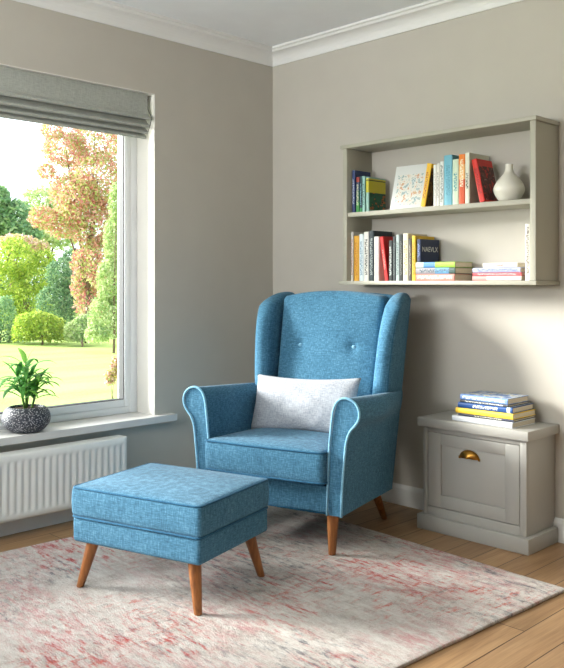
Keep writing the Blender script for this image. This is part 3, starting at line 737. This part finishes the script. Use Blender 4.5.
# ------------------------------------------------------------------ potted plant
pp = thing('potted_plant', 'green leafy plant in a dark patterned round pot on the window sill', 'plant', (-.028, -1.530, .4375))
pm = NT('patterned_pot'); v = pm.coord(); w = pm.n('ShaderNodeTexVoronoi'); w.inputs['Scale'].default_value = 115; w.feature = 'F1'
mp = pm.coord(scale=(1, 1, 1.9), rot=(R(35), R(20), 0)); pm.l(mp, w.inputs['Vector'])
pm.base(pm.ramp(w.outputs['Distance'], [(.0, S(206, 206, 206)), (.30, S(176, 178, 182)), (.36, S(62, 66, 76)), (1, S(44, 48, 58))])); pm.rough(.5, .4); pm.bump(w.outputs['Distance'], .5, .004)
prof = [(p.x, p.z) for p in spline([(.058, 0, 0), (.078, 0, .010), (.101, 0, .036), (.107, 0, .060), (.102, 0, .086), (.088, 0, .107), (.079, 0, .113)], 5)]+[(.073, .113), (.073, .100), (.001, .099)]
bm = bmesh.new(); lathe(bm, prof, 48); link('pot', bm, pm.m, pp, True, 45)
bm = bmesh.new(); lathe(bm, [(.0725, .0995), (.072, .103), (.03, .106), (.0008, .107)], 24); link('soil', bm, M['soil'], pp, True)
lf = leaf_mat('plant_leaf', [S(110, 168, 66), S(78, 138, 62), S(140, 190, 90), S(64, 120, 60), S(98, 158, 80)], .35)
bm = bmesh.new()
stalks = [((0, 0), (.004, -.006), .215), ((-.022, .012), (-.02, .028), .14), ((.018, -.016), (.016, -.05), .15), ((.01, .022), (.01, .055), .125)]
sb = bmesh.new()
def leaf(bm, base, ang, L, w, up, droop):
    n = 10; prev = None; d = Vector((math.cos(ang), math.sin(ang), 0)); side = Vector((-d.y, d.x, 0)); p = Vector(base); el = up
    rows = []
    for i in range(n+1):
        t = i/n; ww = w*(math.sin(math.pi*min(1, (t*.88+.10)))**.75)*(1 if t < 1 else 0)+.0004
        dirv = d*math.cos(el)+Vector((0, 0, math.sin(el)))
        nrm = dirv.cross(side)
        rows.append((bm.verts.new(p+side*ww+nrm*-ww*.25), bm.verts.new(p), bm.verts.new(p-side*ww+nrm*-ww*.25)))
        p = p+dirv*L/n; el -= droop/n*(.5+1.0*t)
    for a, b in zip(rows, rows[1:]):
        bm.faces.new((a[0], a[1], b[1], b[0])); bm.faces.new((a[1], a[2], b[2], b[1]))
rnd = random.Random(3)
for (bx, by), (tx, ty), hgt in stalks:
    p0, p1 = Vector((bx, by, .104)), Vector((tx, ty, .104+hgt)); tube(sb, [p0, p0.lerp(p1, .5)+Vector((.002, 0, 0)), p1], [.006, .005, .003], 7)
    nl = int(7+hgt*60)
    for i in range(nl):
        t = .30+.70*i/(nl-1); base = p0.lerp(p1, t); ang = i*2.4+rnd.uniform(-.3, .3)+bx*90
        top = t > .9
        leaf(bm, base, ang, (.150 if not top else .10)*rnd.uniform(.85, 1.15), rnd.uniform(.0105, .0135), R(rnd.uniform(62, 78)) if top else R(rnd.uniform(28, 60)), R(60) if top else R(rnd.uniform(90, 140)))
fo = link('foliage', bm, lf, pp, True); link('stem', sb, plain('plant_stem', S(92, 132, 60), .6), pp, True)

# ------------------------------------------------------------------ garden
GZ = -.30
def lawn_mat():
    m = NT('lawn_grass'); a = m.noise(m.coord(scale=(1, .25, 1), rot=(0, 0, R(30))), 1.2, 4, .6); b = m.noise(m.coord(), 30, 4, .7)
    c = m.ramp(a, [(.3, S(138, 168, 84)), (.55, S(164, 188, 104)), (.75, S(184, 200, 120))])
    c = m.mix(.25, c, m.ramp(b, [(.3, S(120, 150, 60)), (.7, S(220, 226, 150))])); m.base(c); m.rough(.9, .1); return m.m
bm = bmesh.new(); add_box(bm, -60, -.24, -40, 60, GZ-.2, GZ); tag(link('lawn', bm, lawn_mat()), kind='structure')
bm = bmesh.new(); add_box(bm, -.24, 60, -40, -5.3, GZ-.2, GZ); add_box(bm, 5.3, 60, -5.3, 60, GZ-.2, GZ); tag(link('ground', bm, lawn_mat()), kind='structure')
def foliage(blobs, n, size, mat, parent, seed, name='foliage', flat_=0.0):
    r = random.Random(seed); verts, faces = [], []
    tot = sum(b[3]*b[4] for b in blobs)
    for (cx, cy, cz, rx, rz) in blobs:
        k = int(n*rx*rz/tot)
        for _ in range(k):
            while True:
                d = Vector((r.gauss(0, 1), r.gauss(0, 1), r.gauss(0, 1)))
                if d.length > .01: break
            d.normalize(); rr = r.uniform(.45, 1.0)**.5*(1+.18*noise.noise(Vector((d.x*2.2+cx, d.y*2.2+cy, d.z*2.2))*1.4))
            if d.z < 0 and cz-rz-GZ < .6:   # skirts of low shrubs reach the ground at full width
                hh = math.hypot(d.x, d.y); ff = 1/max(hh, .3)**.85; d.x *= ff; d.y *= ff
            p = Vector((cx+d.x*rx*rr, cy+d.y*rx*rr, cz+d.z*rz*rr))
            if p.z < GZ+.02: p.z = GZ+.02+r.random()*.15
            s = size*r.uniform(.6, 1.35)
            q = Euler((r.uniform(-1.1, 1.1), r.uniform(-1.1, 1.1), r.uniform(0, 6.28))).to_matrix()
            i = len(verts)
            for vx in ((-s, 0, 0), (0, -s*.45, s*.08), (s, 0, 0), (0, s*.45, s*.08)): verts.append(p+q@Vector(vx))
            faces.append((i, i+1, i+2, i+3))
    me = bpy.data.meshes.new(name); me.from_pydata(verts, [], faces)
    return link(name, me, mat, parent)
def plant(name, label, cat, x, y, blobs, n, size, mat, seed, trunk=None, group=None):
    t = thing(name, label, cat, (x, y, GZ), group=group)
    def put(o): o.parent = t; o.matrix_parent_inverse = Matrix.Translation(t.location).inverted(); return o
    put(foliage([(x+b[0], y+b[1], GZ+b[2], b[3], b[4]) for b in blobs], n, size, mat, None, seed))
    sb = bmesh.new(); r = random.Random(seed+1)
    h, rad = trunk or (max(b[2] for b in blobs)*.4, .03)
    tube(sb, [(x, y, GZ-.03), (x+.03, y, GZ+h*.4), (x-.03, y+.02, GZ+h)], [rad, rad*.8, rad*.4], 8)
    for b in blobs[:8]:
        s = Vector((x, y, GZ+h*.45)); e = Vector((x+b[0], y+b[1], GZ+b[2])); tube(sb, [s, s.lerp(e, .5)+Vector((0, 0, .05)), e], [rad*.5, rad*.35, rad*.15], 6)
    put(link('trunk', sb, M['bark'], None, True)); return t
L_pink = leaf_mat('pink_maple_leaves', [S(222, 150, 148), S(206, 124, 124), S(230, 184, 172), S(190, 200, 120), S(226, 168, 150), S(160, 176, 96), S(234, 206, 188), S(198, 210, 150), S(176, 194, 116)], .45)
L_green = leaf_mat('mid_green_leaves', [S(156, 190, 140), S(134, 172, 128), S(184, 208, 156), S(118, 156, 118)], .45)
L_lime = leaf_mat('lime_leaves', [S(186, 204, 84), S(160, 186, 76), S(204, 214, 104), S(136, 166, 66)])
L_dark = leaf_mat('dark_green_leaves', [S(104, 140, 104), S(124, 158, 114), S(84, 118, 88), S(150, 178, 132)], .45)
L_pale = leaf_mat('pale_green_leaves', [S(178, 198, 134), S(200, 212, 156), S(150, 178, 112), S(214, 220, 176)])
L_blush = leaf_mat('blush_flowers', [S(230, 186, 176), S(214, 200, 140), S(236, 206, 196), S(180, 190, 120)])
# trees, shrubs and bushes: position, blobs (dx, dy, height, radius, half height)
plant('maple_tree', 'tall pink and olive leaved maple tree by the lawn, seen through the window', 'tree', -13.52, 7.09, [(-0.1, 0.24, 1.01, 0.47, 0.56), (0.09, -0.08, 1.9, 0.38, 0.38), (-0.1, 0.24, 4.76, 0.7, 0.56), (-0.36, -0.37, 4.53, 0.56, 0.42), (0.37, 0.03, 3.83, 0.66, 0.66), (-0.43, -0.1, 3.59, 0.61, 0.47), (0.29, -0.05, 2.77, 0.61, 0.61), (-0.6, -0.26, 2.84, 0.52, 0.38), (0.45, 0.11, 1.9, 0.47, 0.66), (0.12, -0.22, 3.24, 0.61, 0.61), (-0.38, -0.72, 4.95, 0.28, 0.21), (-0.58, -0.75, 4.01, 0.23, 0.19), (-0.54, -0.88, 2.93, 0.33, 0.28), (-0.27, 0.07, 1.36, 0.33, 0.47)], 30000, 0.042, L_pink, 11, (2.6, 0.09))
plant('shrub', 'pale green feathery shrub under the maple at the window edge', 'shrub', -10.71, 5.95, [(-0.2, 0.14, 2.27, 0.22, 0.52), (-0.16, 0.01, 1.43, 0.28, 0.48), (-0.23, -0.06, 0.71, 0.34, 0.48), (-0.14, -0.31, 0.39, 0.24, 0.18), (0.14, -0.03, 2.98, 0.16, 0.44)], 9000, 0.038, L_pale, 12, None)
plant('shrub', 'lime green spreading shrub behind the round bush', 'shrub', -19.74, 8.77, [(-0.09, -0.26, 2.04, 0.73, 0.54), (0.09, 0.26, 1.65, 0.67, 0.6), (-0.3, -0.47, 1.35, 0.67, 0.67), (0.26, -0.08, 0.78, 0.79, 0.6), (-0.55, -0.39, 0.59, 0.6, 0.67), (-0.34, -0.17, 2.56, 0.42, 0.24), (0.17, 0.51, 2.17, 0.36, 0.3)], 11000, 0.055, L_lime, 13, None)
plant('shrub', 'dark green shrub between the lime shrub and the maple', 'shrub', -17.14, 8.55, [(0.04, 0.04, 1.63, 0.56, 0.5), (0.18, 0.52, 1.35, 0.5, 0.56), (0.09, -0.25, 0.94, 0.56, 0.44), (0.48, 0.15, 0.6, 0.61, 0.39), (-0.01, 0.33, 2.11, 0.33, 0.28)], 9000, 0.05, L_dark, 14, None)
plant('bush', 'low rounded yellow-green bush at the far edge of the lawn', 'bush', -13.83, 6.08, [(-0.17, 0.17, 0.38, 0.5, 0.32), (-0.38, -0.21, 0.29, 0.32, 0.25), (0.23, 0.23, 0.29, 0.23, 0.25), (0.14, -0.2, 0.56, 0.32, 0.23), (-0.02, -0.36, 0.47, 0.32, 0.27), (0.3, -0.04, 0.47, 0.27, 0.27)], 6000, 0.04, L_lime, 15, None)
plant('bush', 'pale loose bush at the lawn edge right of the rounded yellow-green one', 'bush', -12.57, 6.35, [(-0.17, 0.17, 0.42, 0.26, 0.31), (-0.33, 0.01, 0.33, 0.22, 0.24)], 6000, 0.04, L_pale, 16, None)
plant('bush', 'grey-green bush at the lawn edge, left of the rounded yellow-green one', 'bush', -15.07, 5.67, [(-0.02, 0.15, 0.54, 0.26, 0.61), (-0.23, -0.23, 0.49, 0.33, 0.57), (0.03, 0.37, 0.25, 0.19, 0.28)], 4500, 0.04, L_green, 17, None)
plant('garden_tree', 'tall mid green tree at the left behind the lime shrub', 'tree', -24.74, 10.84, [(-0.03, 0.14, 3.48, 0.73, 0.94), (-0.39, -0.74, 3.88, 0.8, 1.09), (0.63, 0.29, 3.04, 0.51, 0.65), (-0.14, -0.48, 4.49, 0.44, 0.44)], 5000, 0.12, L_green, 18, (4.0, 0.12))
plant('bush', 'blush pink flowering bush close to the window on the lawn', 'bush', -4.24, 1.68, [(0.09, -0.08, 0.4, 0.05, 0.09), (0.13, -0.04, 0.51, 0.05, 0.11)], 500, 0.035, L_blush, 19, (0.25, 0.006))
plant('flowering_shrub', 'pink-tinged flowering shrub showing above the lime shrub', 'shrub', -21.87, 9.47, [(-0.09, 0.08, 2.75, 0.65, 0.26), (0.51, 0.51, 2.55, 0.46, 0.26)], 1600, 0.08, L_blush, 20, None)
plant('garden_tree', 'faint pale tree far behind the garden between the green tree and the maple', 'tree', -31.09, 15.80, [(-0.21, -0.05, 4.99, 1.1, 0.92), (0.56, 0.22, 4.08, 1.01, 1.19), (-0.41, -0.76, 3.39, 1.1, 0.92)], 3600, 0.13, L_pale, 21, (4.5, 0.12))
plant('hedge', 'long dark hedge closing the garden behind the shrubs', 'hedge', -26.21, 13.62, [(-10.8, -11.21, 1.13, 1.36, 1.2), (-9.81, -10.05, 1.13, 1.36, 1.2), (-8.83, -8.89, 1.13, 1.36, 1.2), (-7.85, -7.73, 1.13, 1.36, 1.2), (-6.86, -6.57, 1.13, 1.36, 1.2), (-5.45, -5.83, 1.13, 1.36, 1.2), (-4.47, -4.67, 1.13, 1.36, 1.2), (-3.49, -3.51, 1.13, 1.36, 1.2), (-2.5, -2.35, 1.13, 1.36, 1.2), (-1.52, -1.19, 1.13, 1.36, 1.2), (-0.11, -0.45, 1.13, 1.36, 1.2), (0.87, 0.71, 1.13, 1.36, 1.2), (1.86, 1.87, 1.13, 1.36, 1.2), (2.84, 3.03, 1.13, 1.36, 1.2), (3.82, 4.19, 1.13, 1.36, 1.2), (5.23, 4.93, 1.13, 1.36, 1.2), (6.21, 6.09, 1.13, 1.36, 1.2), (7.2, 7.25, 1.13, 1.36, 1.2), (8.18, 8.41, 1.13, 1.36, 1.2), (9.16, 9.57, 1.13, 1.36, 1.2), (10.57, 10.31, 1.13, 1.36, 1.2), (11.56, 11.47, 1.13, 1.36, 1.2), (12.54, 12.63, 1.13, 1.36, 1.2)], 16000, 0.15, L_dark, 22, None)
